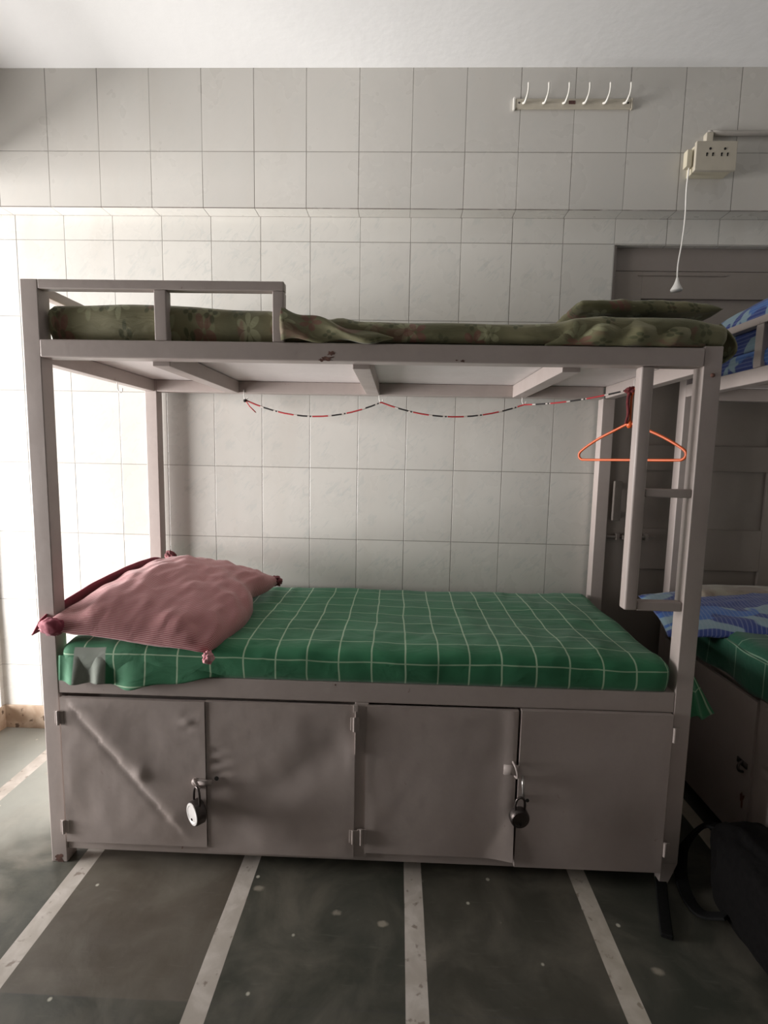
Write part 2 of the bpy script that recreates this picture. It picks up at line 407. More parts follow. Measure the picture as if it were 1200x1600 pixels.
def tag(o, label=None, cat=None, group=None, kind=None):
    if label: o['label'] = label
    if cat: o['category'] = cat
    if group: o['group'] = group
    if kind: o['kind'] = kind
    return o
def thing(name, label, cat, loc=(0,0,0), rotz=0.0, group=None):
    o = bpy.data.objects.new(name, None); COL.objects.link(o); o.location = loc; o.rotation_euler = (0, 0, rotz)
    o.empty_display_size = .1
    return tag(o, label, cat, group)
def struct(name, bm, mat, label=None, **kw):
    o = link(name, bm, mat, **kw); o['kind'] = 'structure'
    if label: o['label'] = label
    return o

def draped_slab(x0, x1, y0, y1, zb, zt, r, top, side, step=.016, power=1.0):
    """rounded mattress: subdivided box, rounded edges, then moved by top(x,y)->dz and side(p,n)->offset; UV unrolled over the edges"""
    bm = bmesh.new(); uvl = bm.loops.layers.uv.verify()
    nx = int((x1-x0)/step); ny = int((y1-y0)/step); nzv = max(4, int((zt-zb)/(step*.7)))
    vmap = {}; org = {}
    def V(i, j, k):
        key = (i, j, k)
        if key in vmap: return vmap[key]
        p = Vector((x0+(x1-x0)*i/nx, y0+(y1-y0)*j/ny, zb+(zt-zb)*k/nzv))
        inner = Vector((min(max(p.x, x0+r), x1-r), min(max(p.y, y0+r), y1-r), min(max(p.z, zb+min(r,.02)), zt-r)))
        d = p-inner
        q = p if d.length < 1e-9 else inner + Vector(d).normalized()*min(r, d.length if (abs(d.x)>0)+(abs(d.y)>0)+(abs(d.z)>0) < 2 else r)
        if p.z < zb+1e-6 : q.z = zb
        t = (q.z-zb)/(zt-zb)
        n = d.normalized() if d.length > 1e-9 else Vector((0, 0, 0))
        q2 = Vector(q); q2.z += top(q.x, q.y)*t
        q2 += side(q, n, t)
        v = bm.verts.new(q2); vmap[key] = v; org[v] = p
        return v
    def face(vs, mode):
        f = bm.faces.new(vs)
        for lp in f.loops:
            p = org[lp.vert]
            if mode == 'top': uv = (p.x, p.y)
            elif mode == 'front': uv = (p.x, y0-(zt-p.z))
            elif mode == 'back': uv = (p.x, y1+(zt-p.z))
            elif mode == 'left': uv = (x0-(zt-p.z), p.y)
            else: uv = (x1+(zt-p.z), p.y)
            lp[uvl].uv = uv
    for i in range(nx):
        for j in range(ny):
            face([V(i,j,nzv), V(i+1,j,nzv), V(i+1,j+1,nzv), V(i,j+1,nzv)], 'top')
            face([V(i,j,0), V(i,j+1,0), V(i+1,j+1,0), V(i+1,j,0)], 'top')
        for k in range(nzv):
            face([V(i,0,k), V(i+1,0,k), V(i+1,0,k+1), V(i,0,k+1)], 'front')
            face([V(i,ny,k), V(i,ny,k+1), V(i+1,ny,k+1), V(i+1,ny,k)], 'back')
    for j in range(ny):
        for k in range(nzv):
            face([V(0,j,k), V(0,j,k+1), V(0,j+1,k+1), V(0,j+1,k)], 'left')
            face([V(nx,j,k), V(nx,j+1,k), V(nx,j+1,k+1), V(nx,j,k+1)], 'right')
    return bm

def pillow_mesh(c00, c10, c11, c01, T, Tb=None, ex=.62, bulge=0.0, nu=64, nv=48, pinch=.07, wr=.006, seed=0.0, lift=None, length=(.5, .7), sink=None):
    """cushion over four 3-D corners; u from c00 to c10, v from c00 to c01"""
    c00, c10, c11, c01 = map(Vector, (c00, c10, c11, c01)); Tb = T*.45 if Tb is None else Tb
    nrm = ((c10-c00).cross(c01-c00)+(c11-c10).cross(c11-c01)).normalized()
    if nrm.z < 0: nrm = -nrm
    bm = bmesh.new(); uvl = bm.loops.layers.uv.verify()
    def prof(u, v):
        a = max(0, 1-abs(2*u-1)**2.6); b = max(0, 1-abs(2*v-1)**2.6)
        return (a**ex)*(b**ex)
    def S(u, v, sgn):
        # pull the edge midpoints inwards so the corners stick out
        uu = u + pinch*(.5-u)*math.sin(PI*v)*1.0; vv = v + pinch*(.5-v)*math.sin(PI*u)*1.0
        uu += bulge*max(0, u-.5)*2*(math.sin(PI*min(1, v/.62)) - .9*math.exp(-((v-.68)/.10)**2))
        p = (c00*(1-uu)+c10*uu)*(1-vv) + (c01*(1-uu)+c11*uu)*vv
        h = prof(u, v)
        e = min(u, 1-u, v, 1-v)
        fold = wr*(nz(u*7+seed, v*9, seed, 1) + .7*nz(u*18, v*14+seed, seed)) + wr*.9*math.sin((u*11+v*17)*1.7+4*nz(u*3, v*3, seed))*sst(.25-e, 0, .25)
        t = (T if sgn > 0 else -Tb)
        q = p + nrm*(t*h + (fold*sst(e, 0, .06)))
        if lift: q = q + Vector((0, 0, lift(u, v)))
        return q
    top = [[None]*(nv+1) for _ in range(nu+1)]; bot = [[None]*(nv+1) for _ in range(nu+1)]
    for i in range(nu+1):
        for j in range(nv+1):
            u, v = i/nu, j/nv
            top[i][j] = bm.verts.new(S(u, v, 1))
            bot[i][j] = top[i][j] if (i in (0, nu) or j in (0, nv)) else bm.verts.new(S(u, v, -1))
    def cum(G):
        R = []
        for i in range(nu+1):
            c = [0.0]
            for j in range(nv): c.append(c[-1] + (G[i][j+1].co-G[i][j].co).length)
            R.append(c)
        k = [sum(R[max(0, min(nu, i+d))][nv] for d in range(-6, 7))/13 for i in range(nu+1)]
        return R
    CT, CB = cum(top), cum(bot)
    for i in range(nu):
        for j in range(nv):
            for G, rev in ((top, False), (bot, True)):
                idx = ((i,j),(i+1,j),(i+1,j+1),(i,j+1))
                if rev: idx = idx[::-1]
                f = bm.faces.new([G[a][b] for a, b in idx])
                for lp, (a, b) in zip(f.loops, idx): lp[uvl].uv = (a/nu*length[0], (CT if G is top else CB)[a][b])
    return bm

# ------------------------------------------------------------------ the room
XL, XR, YF, ZC, YB = -.37, 3.40, -4.2, 2.685, -.0692
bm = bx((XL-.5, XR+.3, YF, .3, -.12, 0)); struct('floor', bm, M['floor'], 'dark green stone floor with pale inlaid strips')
bm = bx((XL-.2, XR+.2, YF, .3, ZC, ZC+.12)); struct('ceiling', bm, M['ceiling'], 'plain white ceiling')
DX0, DX1, DZ = 2.206, 3.10, 2.091
bm = bx((XL-.2, DX0, 0, .16, 0, 2.1875), (DX0, XR+.2, 0, .16, DZ, 2.1875), (DX1, XR+.2, 0, .16, 0, DZ))
struct('wall_back', bm, M['tile_low'], 'back wall of pale tiles with a faint leaf motif')
# tiled beam over the wall
bm = bx((XL-.2, XR+.2, YB, .16, 2.1875, ZC)); o = struct('trim_1', bm, M['tile_up'], 'tiled beam projecting along the top of the back wall')
o.data.materials.append(M['tile_soffit'])
for p in o.data.polygons:
    if p.normal.z < -.9: p.material_index = 1
# left wall with its tall opening
WY0, WY1, WZ0, WZ1 = -1.16, -.02, .02, 2.30
bm = bx((XL-.2, XL, WY1, 0, 0, ZC), (XL-.2, XL, YF, WY0, 0, ZC), (XL-.2, XL, WY0, WY1, 0, WZ0), (XL-.2, XL, WY0, WY1, WZ1, ZC))
struct('wall_left', bm, M['tile_side'], 'left side wall of pale tiles')
bm = bx((XR, XR+.2, YF, 0, 0, ZC)); struct('wall_right', bm, M['tile_side'], 'right side wall')
bm = bx((1.15, XR+.2, -3.45, -3.30, 0, ZC)); struct('wall_front_blocker', bm, M['ceiling'], 'unseen plastered wall added behind the camera to darken the right side')  # unseen wall, added to block ambient light from the right
bm = bx((XL-.16, XL-.10, WY0, WY0+.04, WZ0, WZ1), (XL-.16, XL-.10, WY1-.04, WY1, WZ0, WZ1), (XL-.16, XL-.10, WY0, WY1, WZ0, WZ0+.04), (XL-.16, XL-.10, WY0, WY1, WZ1-.04, WZ1))
struct('window_1', bm, M['frame_wood'], 'tall window opening in the left wall')
bm = bx((XL, DX0, -.006, 0, 0, .107)); struct('baseboard_back', bm, M['skirting'], 'brown stained skirting', bevel=.002)
bm = bx((XL, XL+.006, YF, 0, 0, .107)); struct('baseboard_left', bm, M['skirting'], 'brown stained skirting', bevel=.002)

# back door
d = thing('door_1', 'grey panelled door in the back wall', None); del_cat = None
d['kind'] = 'structure'
LY = .028
link('door_frame', bx((DX0, DX0+.012, .004, .10, 0, DZ), (DX0, DX1, LY-.002, .10, 2.003, DZ), (DX1-.03, DX1, .004, .10, 0, DZ)), M['frame_wood'], d, bevel=.002)
lx0, lx1 = 2.224, 3.066
px0, px1 = 2.335, 2.905
bm = bx((lx0, px0, LY, LY+.04, .01, 2.0025), (px1, lx1, LY, LY+.04, .01, 2.0025), (px0, px1, LY, LY+.04, 1.898, 2.0025),
        (px0, px1, LY, LY+.04, 1.212, 1.315), (px0, px1, LY, LY+.04, .793, .967), (px0, px1, LY, LY+.04, .01, .20))
link('door_leaf', bm, M['door_wood'], d, bevel=.0015)
for z0, z1 in ((1.315, 1.898), (.967, 1.212), (.20, .793)):
    link('door_panel', bx((px0, px1, LY+.013, LY+.03, z0, z1)), M['door_wood'], d)
link('door_moulding', bx((px0-.02, px0+.33, LY-.004, LY, 1.985, 1.991)), M['door_wood'], d, bevel=.001)
bm = bx((2.268, 2.300, LY-.035, LY-.018, 1.000, 1.165), (2.275, 2.293, LY-.018, LY, 1.01, 1.035), (2.275, 2.293, LY-.018, LY, 1.13, 1.155))
link('door_handle', bm, M['door_wood'], d, bevel=.003)
bm = bmesh.new(); tube(bm, [(2.212, LY-.016, .930), (2.455, LY-.016, .933)], .0055, 10)
for xx in (2.245, 2.30, 2.335, 2.42): box(bm, xx-.006, xx+.006, LY-.024, LY, .918, .945)
box(bm, 2.318, 2.330, LY-.05, LY-.016, .922, .940); 
link('door_bolt', bm, M['door_wood'], d, smooth=False)

# ------------------------------------------------------------------ bunk beds (local: x along the bed, y into it, z up)
BL, BD = 1.875, .716
def dent_door(w, h, fdisp, thick=.012, n=(56, 56)):
    bm = bmesh.new()
    V = grid(bm, n[0], n[1], lambda u, v: (w*u, -thick-fdisp(u, v), h*v))
    nu, nv = n
    B = {}
    def back(i, j):
        if (i, j) not in B:
            c = V[i][j].co; B[(i, j)] = bm.verts.new((c.x, 0, c.z))
        return B[(i, j)]
    for i in range(nu):
        bm.faces.new((V[i][0], back(i,0), back(i+1,0), V[i+1][0])); bm.faces.new((V[i][nv], V[i+1][nv], back(i+1,nv), back(i,nv)))
    for j in range(nv):
        bm.faces.new((V[0][j], V[0][j+1], back(0,j+1), back(0,j))); bm.faces.new((V[nu][j], back(nu,j), back(nu,j+1), V[nu][j+1]))
    bm.faces.new([back(i,0) for i in range(nu+1)] + [back(nu,j) for j in range(1, nv+1)] + [back(i,nv) for i in range(nu-1, -1, -1)] + [back(0,j) for j in range(nv-1, 0, -1)])
    return bm
def seg_d(u, v, a, b):
    ax, ay = a; bx_, by = b; dx, dy = bx_-ax, by-ay
    t = max(0, min(1, ((u-ax)*dx+(v-ay)*dy)/(dx*dx+dy*dy)))
    s = (dx*(v-ay)-dy*(u-ax))/math.hypot(dx, dy)
    return math.hypot(u-ax-t*dx, v-ay-t*dy), s, t
def hinge(door, x, z, h=.050, w=.016, off=0.0, parent_y=-.013):
    bm = bmesh.new()
    tube(bm, [(x, -.017, z), (x, -.017, z+h)], .0042, 10)
    box(bm, x+.003, x+.003+w, -.0150, -.012, z+.002, z+h-.002)
    box(bm, x-.003-w*.7, x-.003, -.0150+off, -.012+off, z+.002, z+h-.002)
    o = link('hinge', bm, M['paint'], door, bevel=.0012); return o

def bunk(label, loc, rotz, mid_guard, doors, mull, first):
    root = thing('bunk_bed', label, 'bunk bed', loc, rotz, None)
    P = M['paint']; T = .048
    # posts
    def post(x, y, top, foot=False):
        bm = bmesh.new()
        if foot:
            box(bm, x, x+T, y, y+T, .075, top)
            # narrowed foot
            a = [(x, y), (x+T, y), (x+T, y+T), (x, y+T)]; b = [(x, y+.004), (x+T*.5, y+.004), (x+T*.5, y+T*.6), (x, y+T*.6)]
            va = [bm.verts.new((p[0], p[1], .075)) for p in a]; vb = [bm.verts.new((p[0], p[1], 0)) for p in b]
            for i in range(4): bm.faces.new((va[i], va[(i+1) % 4], vb[(i+1) % 4], vb[i]))
            bm.faces.new(vb[::-1]); bm.faces.new(va)
        else: box(bm, x, x+T, y, y+T, 0, top)
        return link('post', bm, P, root, bevel=.0025)
    post(0, 0, 1.705); post(BL-T, 0, 1.553, first)
    post(0, BD-T, 1.705); post(BL-T, BD-T, 1.49)
    # upper frame rails
    if first: link('top_rail', bx((T*.98, BL-T, -.002, T, 1.500, 1.548)), P, root, bevel=.004)
    else: link('top_rail', bx((T, BL-T, 0, T, 1.500, 1.548)), P, root, bevel=.004)
    link('top_rail', bx((T, BL-T, BD-T, BD, 1.490, 1.536)), P, root, bevel=.003)
    link('end_rail', bx((.0, T*.85, T, BD-T, 1.490, 1.536)), P, root, bevel=.003)
    link('end_rail', bx((BL-T*.85, BL, T, BD-T, 1.490, 1.536)), P, root, bevel=.003)
    for x in (.333, .896, 1.473): link('cross_beam', bx((x, x+.050, T, BD-T, 1.488 if first else 1.501, 1.535)), P, root, bevel=.002)
    link('bunk_sheet', bx((.004, BL-.004, .004, BD-.004, 1.5365, 1.5465)), M['paint_sheet'], root)
    # guard rail round the head end
    bm = bx((T, .715, 0, .030, 1.680, 1.705)); link('guard_rail', bm, P, root, bevel=.003)
    link('guard_rail', bx((0, .030, T, BD-T, 1.675, 1.703)), P, root, bevel=.003)
    link('guard_post', bx((mid_guard, mid_guard+.034, 0, .030, 1.548, 1.680)), P, root, bevel=.003)
    link('guard_post', bx((.684, .715, 0, .030, 1.548, 1.680)), P, root, bevel=.003)
    # locker under the lower bunk
    link('base_rail', bx((T, BL-T, .001, .040, .540, .600)), P, root, bevel=.003)
    link('base_rail', bx((T, BL-T, .006, .040, .040, .082)), P, root, bevel=.003)
    link('locker_body', bx((T*.5, BL-T*.5, .040, .046, .05, .56), (.004, .012, T, BD-T, .05, .6), (BL-.012, BL-.004, T, BD-T, .05, .6), (T, BL-T, BD-.012, BD-.004, .05, .6), (.01, BL-.01, .046, BD-.01, .05, .056)), P, root)
    link('mattress_board', bx((.013, BL-.013, .048, BD-.013, .588, .5985)), M['paint_sheet'], root)
    link('end_base_rail', bx((0, T*.8, T, BD-T, .56, .5995)), P, root, bevel=.002)
    link('end_base_rail', bx((BL-T*.8, BL, T, BD-T, .56, .5995)), P, root, bevel=.002)
    for x in mull: link('mullion', bx((x-.004, x+.036, -.003, .040, .060, .541)), P, root, bevel=.002)
    for (x0, x1, z0, z1, fd, th) in doors:
        dr = link('locker_door', dent_door(x1-x0, z1-z0, fd, th), M['paint_door'], root, smooth=True)
        dr.location = (x0, .001, z0)
        md = dr.modifiers.new('es', 'EDGE_SPLIT'); md.split_angle = math.radians(50)
        dr['_w'] = x1-x0
    return root

def d1(u, v):
    dd, s, t = seg_d(u, v, (.12, .90), (.72, .22))
    z = .0065*math.exp(-(dd/.16)**2)*(1 if s > 0 else .25) - .0028*math.exp(-(dd/.035)**2)
    z += .004*math.exp(-(((u-.88)/.04)**2+((v-.86)/.05)**2)) * math.sin(v*60)
    z += .007*math.exp(-(((u-.55)/.05)**2+((v-.50)/.05)**2))
    z += .0022*nz(u*3, v*3, 2) + .0008*nz(u*9, v*9, 5)
    e = min(u, 1-u, v, 1-v); return z*sst(e, 0, .06)
def d2(u, v):
    dd, s, t = seg_d(u, v, (.22, .25), (.85, .72))
    z = -.005*math.exp(-(dd/.12)**2) + .003*nz(u*2.6, v*2.6, 7) + .0006*nz(u*9, v*9, 1)
    z += .004*math.exp(-(((u-.08)/.06)**2+((v-.60)/.09)**2))*math.sin(v*80)
    e = min(u, 1-u, v, 1-v); return z*sst(e, 0, .07)
def d3(u, v):
    z = .0026*nz(u*2.6, v*2.6, 11) + .0005*nz(u*8, v*8, 3)
    e = min(u, v, 1-v); z *= sst(e, 0, .07)
    # right bottom corner bent outwards, fold line beside the hasp
    dd, s, t = seg_d(u, v, (1.02, .40), (.78, -.03))
    z += .014*max(0, s)*(1 if s > 0 else 0)*6*sst(u, .7, 1)
    z += .003*math.exp(-(((u-.97)/.05)**2))*sst(v, 0, .3)
    return z
def d4(u, v):
    z = .0025*nz(u*2.2, v*2.2, 21); e = min(u, 1-u, v, 1-v); return z*sst(e, 0, .07)
# bunk 1: origin at its front left foot
doors1 = [(.058, .484, .078, .532, d1, .013), (.486, .922, .060, .534, d2, .010), (.954, 1.388, .078, .536, d3, .010), (1.395, 1.819, .058, .540, d4, .016)]
b1 = bunk('pale lilac grey metal bunk bed with four locker doors under the lower bunk', (.347, -.736, 0), 0, .364, doors1, (.924,), True)
ch = {c.name: c for c in b1.children}
dl = sorted([c for c in b1.children if c.name.startswith('locker_door')], key=lambda c: c.location.x)
for c, lb in zip(dl, ('leftmost locker door, with a long diagonal dent', 'second locker door, with a small dark hole by the left padlock', 'third locker door, its lower right corner bent outward', 'rightmost locker door, smooth')): c['label'] = lb
for c, x, zs in ((dl[0], -.005, (.372, .028)), (dl[1], .434, (.400, .050)), (dl[3], .430, (.402, .052))):
    for z in zs: hinge(c, x, z, .044, .012)
hinge(dl[2], -.010, .030, .05, .012)
link('hinge', bx((.430, .444, -.0145, -.010, .455, .480), (.436, .439, -.018, -.010, .33, .46)), M['paint'], dl[1], bevel=.001)
# keyhole and hasps
bm = bmesh.new(); lathe(bm, [(.0065, 0), (.0065, .0016)], (.030, -.0115, .238), 20, Matrix.Rotation(PI/2, 4, 'X')); link('keyhole', bm, M['hole'], dl[1])
bm = bmesh.new(); lathe(bm, [(.0052, 0), (.0052, .0016)], (.028, -.0175, .212), 20, Matrix.Rotation(PI/2, 4, 'X')); link('keyhole', bm, M['hole'], dl[3])
bm = bmesh.new()   # hasp of the left pair
tube(bm, smooth_path([(.392, -.014, .215), (.398, -.030, .222), (.408, -.034, .215), (.412, -.030, .198), (.404, -.014, .192)]), .0042, 10)
lathe(bm, [(.012, 0), (.012, .004), (.007, .009)], (.396, -.012, .208), 18, Matrix.Rotation(PI/2, 4, 'X'))
box(bm, .404, .446, -.021, -.017, .203, .219)
link('hasp', bm, M['paint'], dl[0], smooth=True)
bm = bmesh.new()   # hasp of the right pair
tube(bm, smooth_path([(.424, -.012, .305), (.427, -.030, .302), (.432, -.036, .285), (.434, -.030, .268), (.431, -.012, .262)]), .0034, 10)
box(bm, .398, .440, -.017, -.012, .268, .296)
link('hasp', bm, M['paint'], dl[2], smooth=True)
bm = bmesh.new(); tube(bm, smooth_path([(.012, -.016, .285), (.009, -.032, .275), (.010, -.040, .245), (.014, -.030, .228), (.014, -.016, .226)]), .0036, 10)
link('hasp', bm, M['steel'], dl[3], smooth=True)
# ladder hanging between the top rail and the right front post
P = M['paint']
def arrow(o): return o
bm = bx((1.667, 1.703, .002, .038, .835, 1.500)); link('ladder_stile', bm, P, b1, bevel=.006)
link('ladder_rung', bx((1.703, BL-.048, .004, .034, 1.152, 1.175)), P, b1, bevel=.004)
link('ladder_rung', bx((1.703, BL-.048, .004, .034, .834, .861)), P, b1, bevel=.004)
# bolt stub on the right post and rust marks on the top rail
bm = bmesh.new(); lathe(bm, [(.006, 0), (.0055, .003), (.002, .005)], (1.852, .0005, 1.478), 14, Matrix.Rotation(PI/2, 4, 'X')); link('bolt', bm, M['rust'], b1)
def patch(name, cx, cz, rx, rz, y, mat, parent, seed, n=26):
    bm = bmesh.new()
    pts = []
    for k in range(n):
        a = 2*PI*k/n; f = .75 + .75*nz(math.cos(a)*1.7+seed, math.sin(a)*1.7, seed)
        pts.append((cx+rx*f*math.cos(a), cz+rz*f*math.sin(a)))
    prism(bm, pts, y, y-.0006); return link(name, bm, mat, parent)
patch('rust_coloured_mark', .832, 1.507, .020, .007, -.0018, M['rust'], b1, 3)
patch('rust_coloured_mark', .842, 1.520, .012, .007, -.0018, M['rust'], b1, 8)
patch('rust_coloured_mark', .818, 1.502, .012, .004, -.0018, M['rust'], b1, 5)
patch('rust_coloured_mark', 1.195, 1.505, .007, .0035, -.0018, M['rust'], b1, 6)
patch('rust_coloured_mark', 1.178, 1.507, .005, .002, -.0018, M['rust'], b1, 2)
patch('rust_coloured_mark', .862, .592, .003, .003, .0012, M['rust'], b1, 2)
patch('rust_coloured_mark', .025, .012, .020, .016, .0003, M['rust'], b1, 4)
# wire hooks welded under the upper frame
def wire_hook(x, y, z, parent, s=1.0, ax=0):
    pts = [(0,0,.02), (0,0,-.006), (.001,0,-.018), (.007,0,-.027), (.014,0,-.024), (.016,0,-.014)] if ax == 0 else [(0,0,.02), (0,0,-.006), (0,-.001,-.018), (0,-.007,-.027), (0,-.014,-.024), (0,-.016,-.014)]
    bm = bmesh.new(); tube(bm, smooth_path([(x+p[0]*s, y+p[1]*s, z+p[2]*s) for p in pts], 5), .0016, 8)
    return link('wire_hook', bm, M['white_plastic'], parent, smooth=True)
HY = BD-.050
wire_hook(.404, HY, 1.486, b1, .9); wire_hook(.946, HY, 1.486, b1, .9); wire_hook(1.511, HY, 1.486, b1, .9)
wire_hook(.025, .42, 1.488, b1, 1.2); wire_hook(1.820, .386, 1.505, b1, .9)

# bunk 2: long side faces left, head end against the back wall
doors2 = [(.058, .612, .060, .530, d4, .012), (.640, 1.20, .060, .530, d2, .012), (1.22, 1.82, .060, .530, d4, .012)]
b2 = bunk('second metal bunk bed at the right edge, standing end-on against the back wall', (2.49, -.02, 0), -PI/2, .425, doors2, (.613, 1.20), False)
dl2 = sorted([c for c in b2.children if c.name.startswith('locker_door')], key=lambda c: c.location.x)
bm = bmesh.new(); box(bm, .495, .540, -.016, -.012, .245, .262); tube(bm, smooth_path([(.52, -.014, .262), (.525, -.03, .25), (.528, -.03, .235), (.525, -.014, .228)]), .004, 8)
link('hasp', bm, M['steel_dark'], dl2[0], smooth=True)
patch('rust_coloured_mark', .530, .140, .012, .028, -.0125, mat_plain('orange smudge', (.16, .055, .03), .7), dl2[0], 3)  # small orange smudge below the hasp

# ------------------------------------------------------------------ padlocks
def padlock(label, loc, rot, R, th, face, group=None, shackle=None):
    t = thing('padlock', label, 'padlock', loc, 0, None); t.rotation_euler = rot
    RX = Matrix.Rotation(PI/2, 4, 'X')
    bm = bmesh.new(); lathe(bm, [(R*.86, -th), (R, -th*.85), (R, -.15*th), (R*.93, 0)], (0,0,0), 36, RX); link('body', bm, M['steel_dark'], t, smooth=True).modifiers.new('e', 'EDGE_SPLIT').split_angle = .7
    bm = bmesh.new(); lathe(bm, [(R*.90, 0), (R*.88, .0016), (R*.70, .0018), (R*.66, .0008), (R*.02, .0008)], (0,0,0), 36, RX); link('face_plate', bm, face, t)
    bm = bmesh.new(); lathe(bm, [(.0035, 0), (.0035, .0026)], (0, 0, -R*.45), 14, RX); link('keyhole', bm, M['hole'], t)
    bm = bmesh.new(); w = R*.48; h = R*2.25
    tube(bm, smooth_path([(-w, th*.45, R*.6), (-w, th*.45, R*1.5), (-w*.7, th*.45, R*2.05), (0, th*.45, h), (w*.7, th*.45, R*2.05), (w, th*.45, R*1.5), (w, th*.45, R*.6)], 6), .0034, 10); link('shackle', bm, M['steel_dark'], t, smooth=True)
    return t
padlock('round padlock with a bright silver face on the left pair of locker doors', (.806, -.790, .214), (0, .06, -.72), .0350, .030, M['lock_face'])
padlock('round dark padlock hanging on the right pair of locker doors', (1.741, -.800, .243), (.05, 0, .10), .0275, .024, M['steel_dark'])

# ------------------------------------------------------------------ lower mattress with the green check sheet
def top1(x, y):
    return .006*nz(x, y, 1, 3.2) + .0035*nz(x, y, 4, 9) + .004*(1-abs(nz(x*1.5, y*.8, 7, 6)))**6*.8 - .010*sst(x, 1.95, 2.17)*sst(-y, .0, .5) + .004*math.sin((x*1.1+y*2)*9)*sst(x, 1.5, 2.1)
def side1(q, n, t):
    v = Vector((0, 0, 0))
    if q.y < -.69: v.y += -.006*math.sin(PI*t)*(1+.8*nz(q.x, 0, 3, 6)) + .003*nz(q.x, q.z, 1, 14)*(t > .02)
    if q.y < -.69: v.z += -.004*t
    return v
t = thing('mattress', 'thin mattress in a green sheet with white check lines, on the lower bunk', 'mattress', (.40, -.74, .6))
loc0 = Vector((.40, -.74, .6))
bm = draped_slab(.405, 2.160, -.737, -.035, .601, .697, .030, top1, side1)
link('sheeted_pad', bm, M['check'], t, smooth=True).location = -loc0
# hanging hem of the sheet in front of the left end
def hemz(x): return .590 - .012*sst(.62-abs(x-.60), 0, .62) - .010*math.exp(-((x-.60)/.05)**2) + .004*math.sin(x*38)
bm = bmesh.new()
def hemf(u, v):
    x = .402 + .50*u; zt_ = .655; zb_ = hemz(x)*(1-sst(x, .70, .88)) + .606*sst(x, .70, .88)
    z = zb_ + (zt_-zb_)*v; bl = sst(u, .78, 1.0)
    y = -.749 - .006*math.sin(x*48+3*math.sin(x*13))*(1.4-v)*(1-sst(x, .7, .9)) + .011*v + .018*bl
    return (x, y, z)
grid(bm, 90, 14, hemf, lambda u, v: (.402+.50*u, -.737-(.697-hemf(u, v)[2])))
o = link('sheet_hem', bm, M['check'], t, smooth=True); o.location = -loc0; solid(o, .004); o['label'] = 'hem of the green sheet hanging over the bed rail, with a grey patch'
# corner of the sheet hanging out at the right end
bm = bmesh.new()
def cornf(u, v):
    # v 0 top .. 1 bottom, u across
    w = .030 + .070*v; x = 2.230 + .012*v + w*u
    return (x, -.675 + .030*u + .007*math.sin(u*9+v)*(.3+v), .640 - .150*v - .012*v*math.cos(u*9))
grid(bm, 26, 16, cornf, lambda u, v: (.10*u+.01, .16*v))
o = link('sheet_corner', bm, M['check'], t, smooth=True); o.location = -loc0; solid(o, .004)

# pink striped pillow
t = thing('pillow', 'pink and maroon finely striped pillow at the left end of the lower bunk', 'pillow', (.60, -.45, .70))
lp = Vector((.60, -.45, .70))
bm = pillow_mesh((.372, -.775, .745), (.850, -.768, .688), (.905, -.125, .735), (.440, -.090, .790), .095, .030, ex=.42, bulge=.07, pinch=.03, wr=.008, seed=1.3,
                 lift=lambda u, v: .022*math.exp(-((u-.25)/.25)**2)*math.sin(PI*v))
link('pillow_case', bm, M['stripe'], t, smooth=True).location = -lp
# open flap along the left side
bm = bmesh.new()
A, B = Vector((.378, -.772, .745)), Vector((.445, -.090, .795))
def flap(u, v):
    p = A*(1-v) + B*v; s = math.sin(PI*min(1, v*1.02))
    return p + Vector((-.026 + .030*u*s**.4, 0, -.018 + .092*u*s**.35 + .004*nz(u*3, v*8, 3))) + Vector((.012*s, 0, 0))
grid(bm, 8, 40, flap, lambda u, v: (u*.1, v*.7))
o = link('pillow_flap', bm, M['flange'], t, smooth=True); o.location = -lp; solid(o, .004); o['label'] = 'dark maroon open end of the pillowcase'
def crumple(name, c, r, mat, parent, off, seed, sc=(1,1,1), amp=1.0):
    bm = bmesh.new(); bmesh.ops.create_icosphere(bm, subdivisions=4, radius=1)
    for v in bm.verts:
        p = v.co.copy(); k = 1 + amp*(.55*nz(p.x+seed, p.y, p.z, 1.9) + .25*nz(p.x, p.y+seed, p.z, 5))
        v.co = Vector((p.x*k*r*sc[0], p.y*k*r*sc[1], p.z*k*r*sc[2])) + Vector(c)
    o = link(name, bm, mat, parent, smooth=True); o.location = -off; return o
crumple('corner_tuft', (.858, -.782, .680), .017, M['pinkcloth'], t, lp, 2.0, (.8, .6, 1.0))
crumple('corner_tuft', (.404, -.764, .750), .028, M['flange'], t, lp, 9.0, (1.3, .55, .95), .35)
crumple('corner_tuft', (.440, -.085, .825), .022, M['maroon_cloth'], t, lp, 5.0, (.9, .7, .8))
crumple('corner_tuft', (.893, -.135, .740), .027, M['maroon_cloth'], t, lp, 7.0, (.9, .8, .7))

# ------------------------------------------------------------------ upper mattress, olive floral
def top2(x, y):
    h = .046*(1-sst(x, 1.00, 1.20))*(.82+.18*math.sin((x-.35)*5.0)) + .006*nz(x, y, 3, 5)
    h += .012*math.exp(-((x-1.21)/.035)**2) + .022*sst(x, 1.76, 1.90) - .02*sst(x, 2.12, 2.24)
    return h
def side2(q, n, t):
    v = Vector((0, 0, 0))
    if q.y < -.66 and q.x < 1.10:
        v.y += .024*(1-sst(q.x, 1.05, 1.09))
    if q.y < -.66:
        v.y += (-.006*math.sin(PI*t) + .009*nz(q.x*7, q.z*22, 2) - .004)*min(1, t*6)
        v.y += -.010*math.exp(-((q.x-1.90-.25*(q.z-1.55))/.020)**2)*t - .014*math.exp(-((q.x-1.83)/.018)**2)*t
    return v
t = thing('mattress', 'thin mattress in an olive green floral sheet on the upper bunk', 'mattress', (.40, -.72, 1.55)); l2 = Vector((.40, -.72, 1.55))
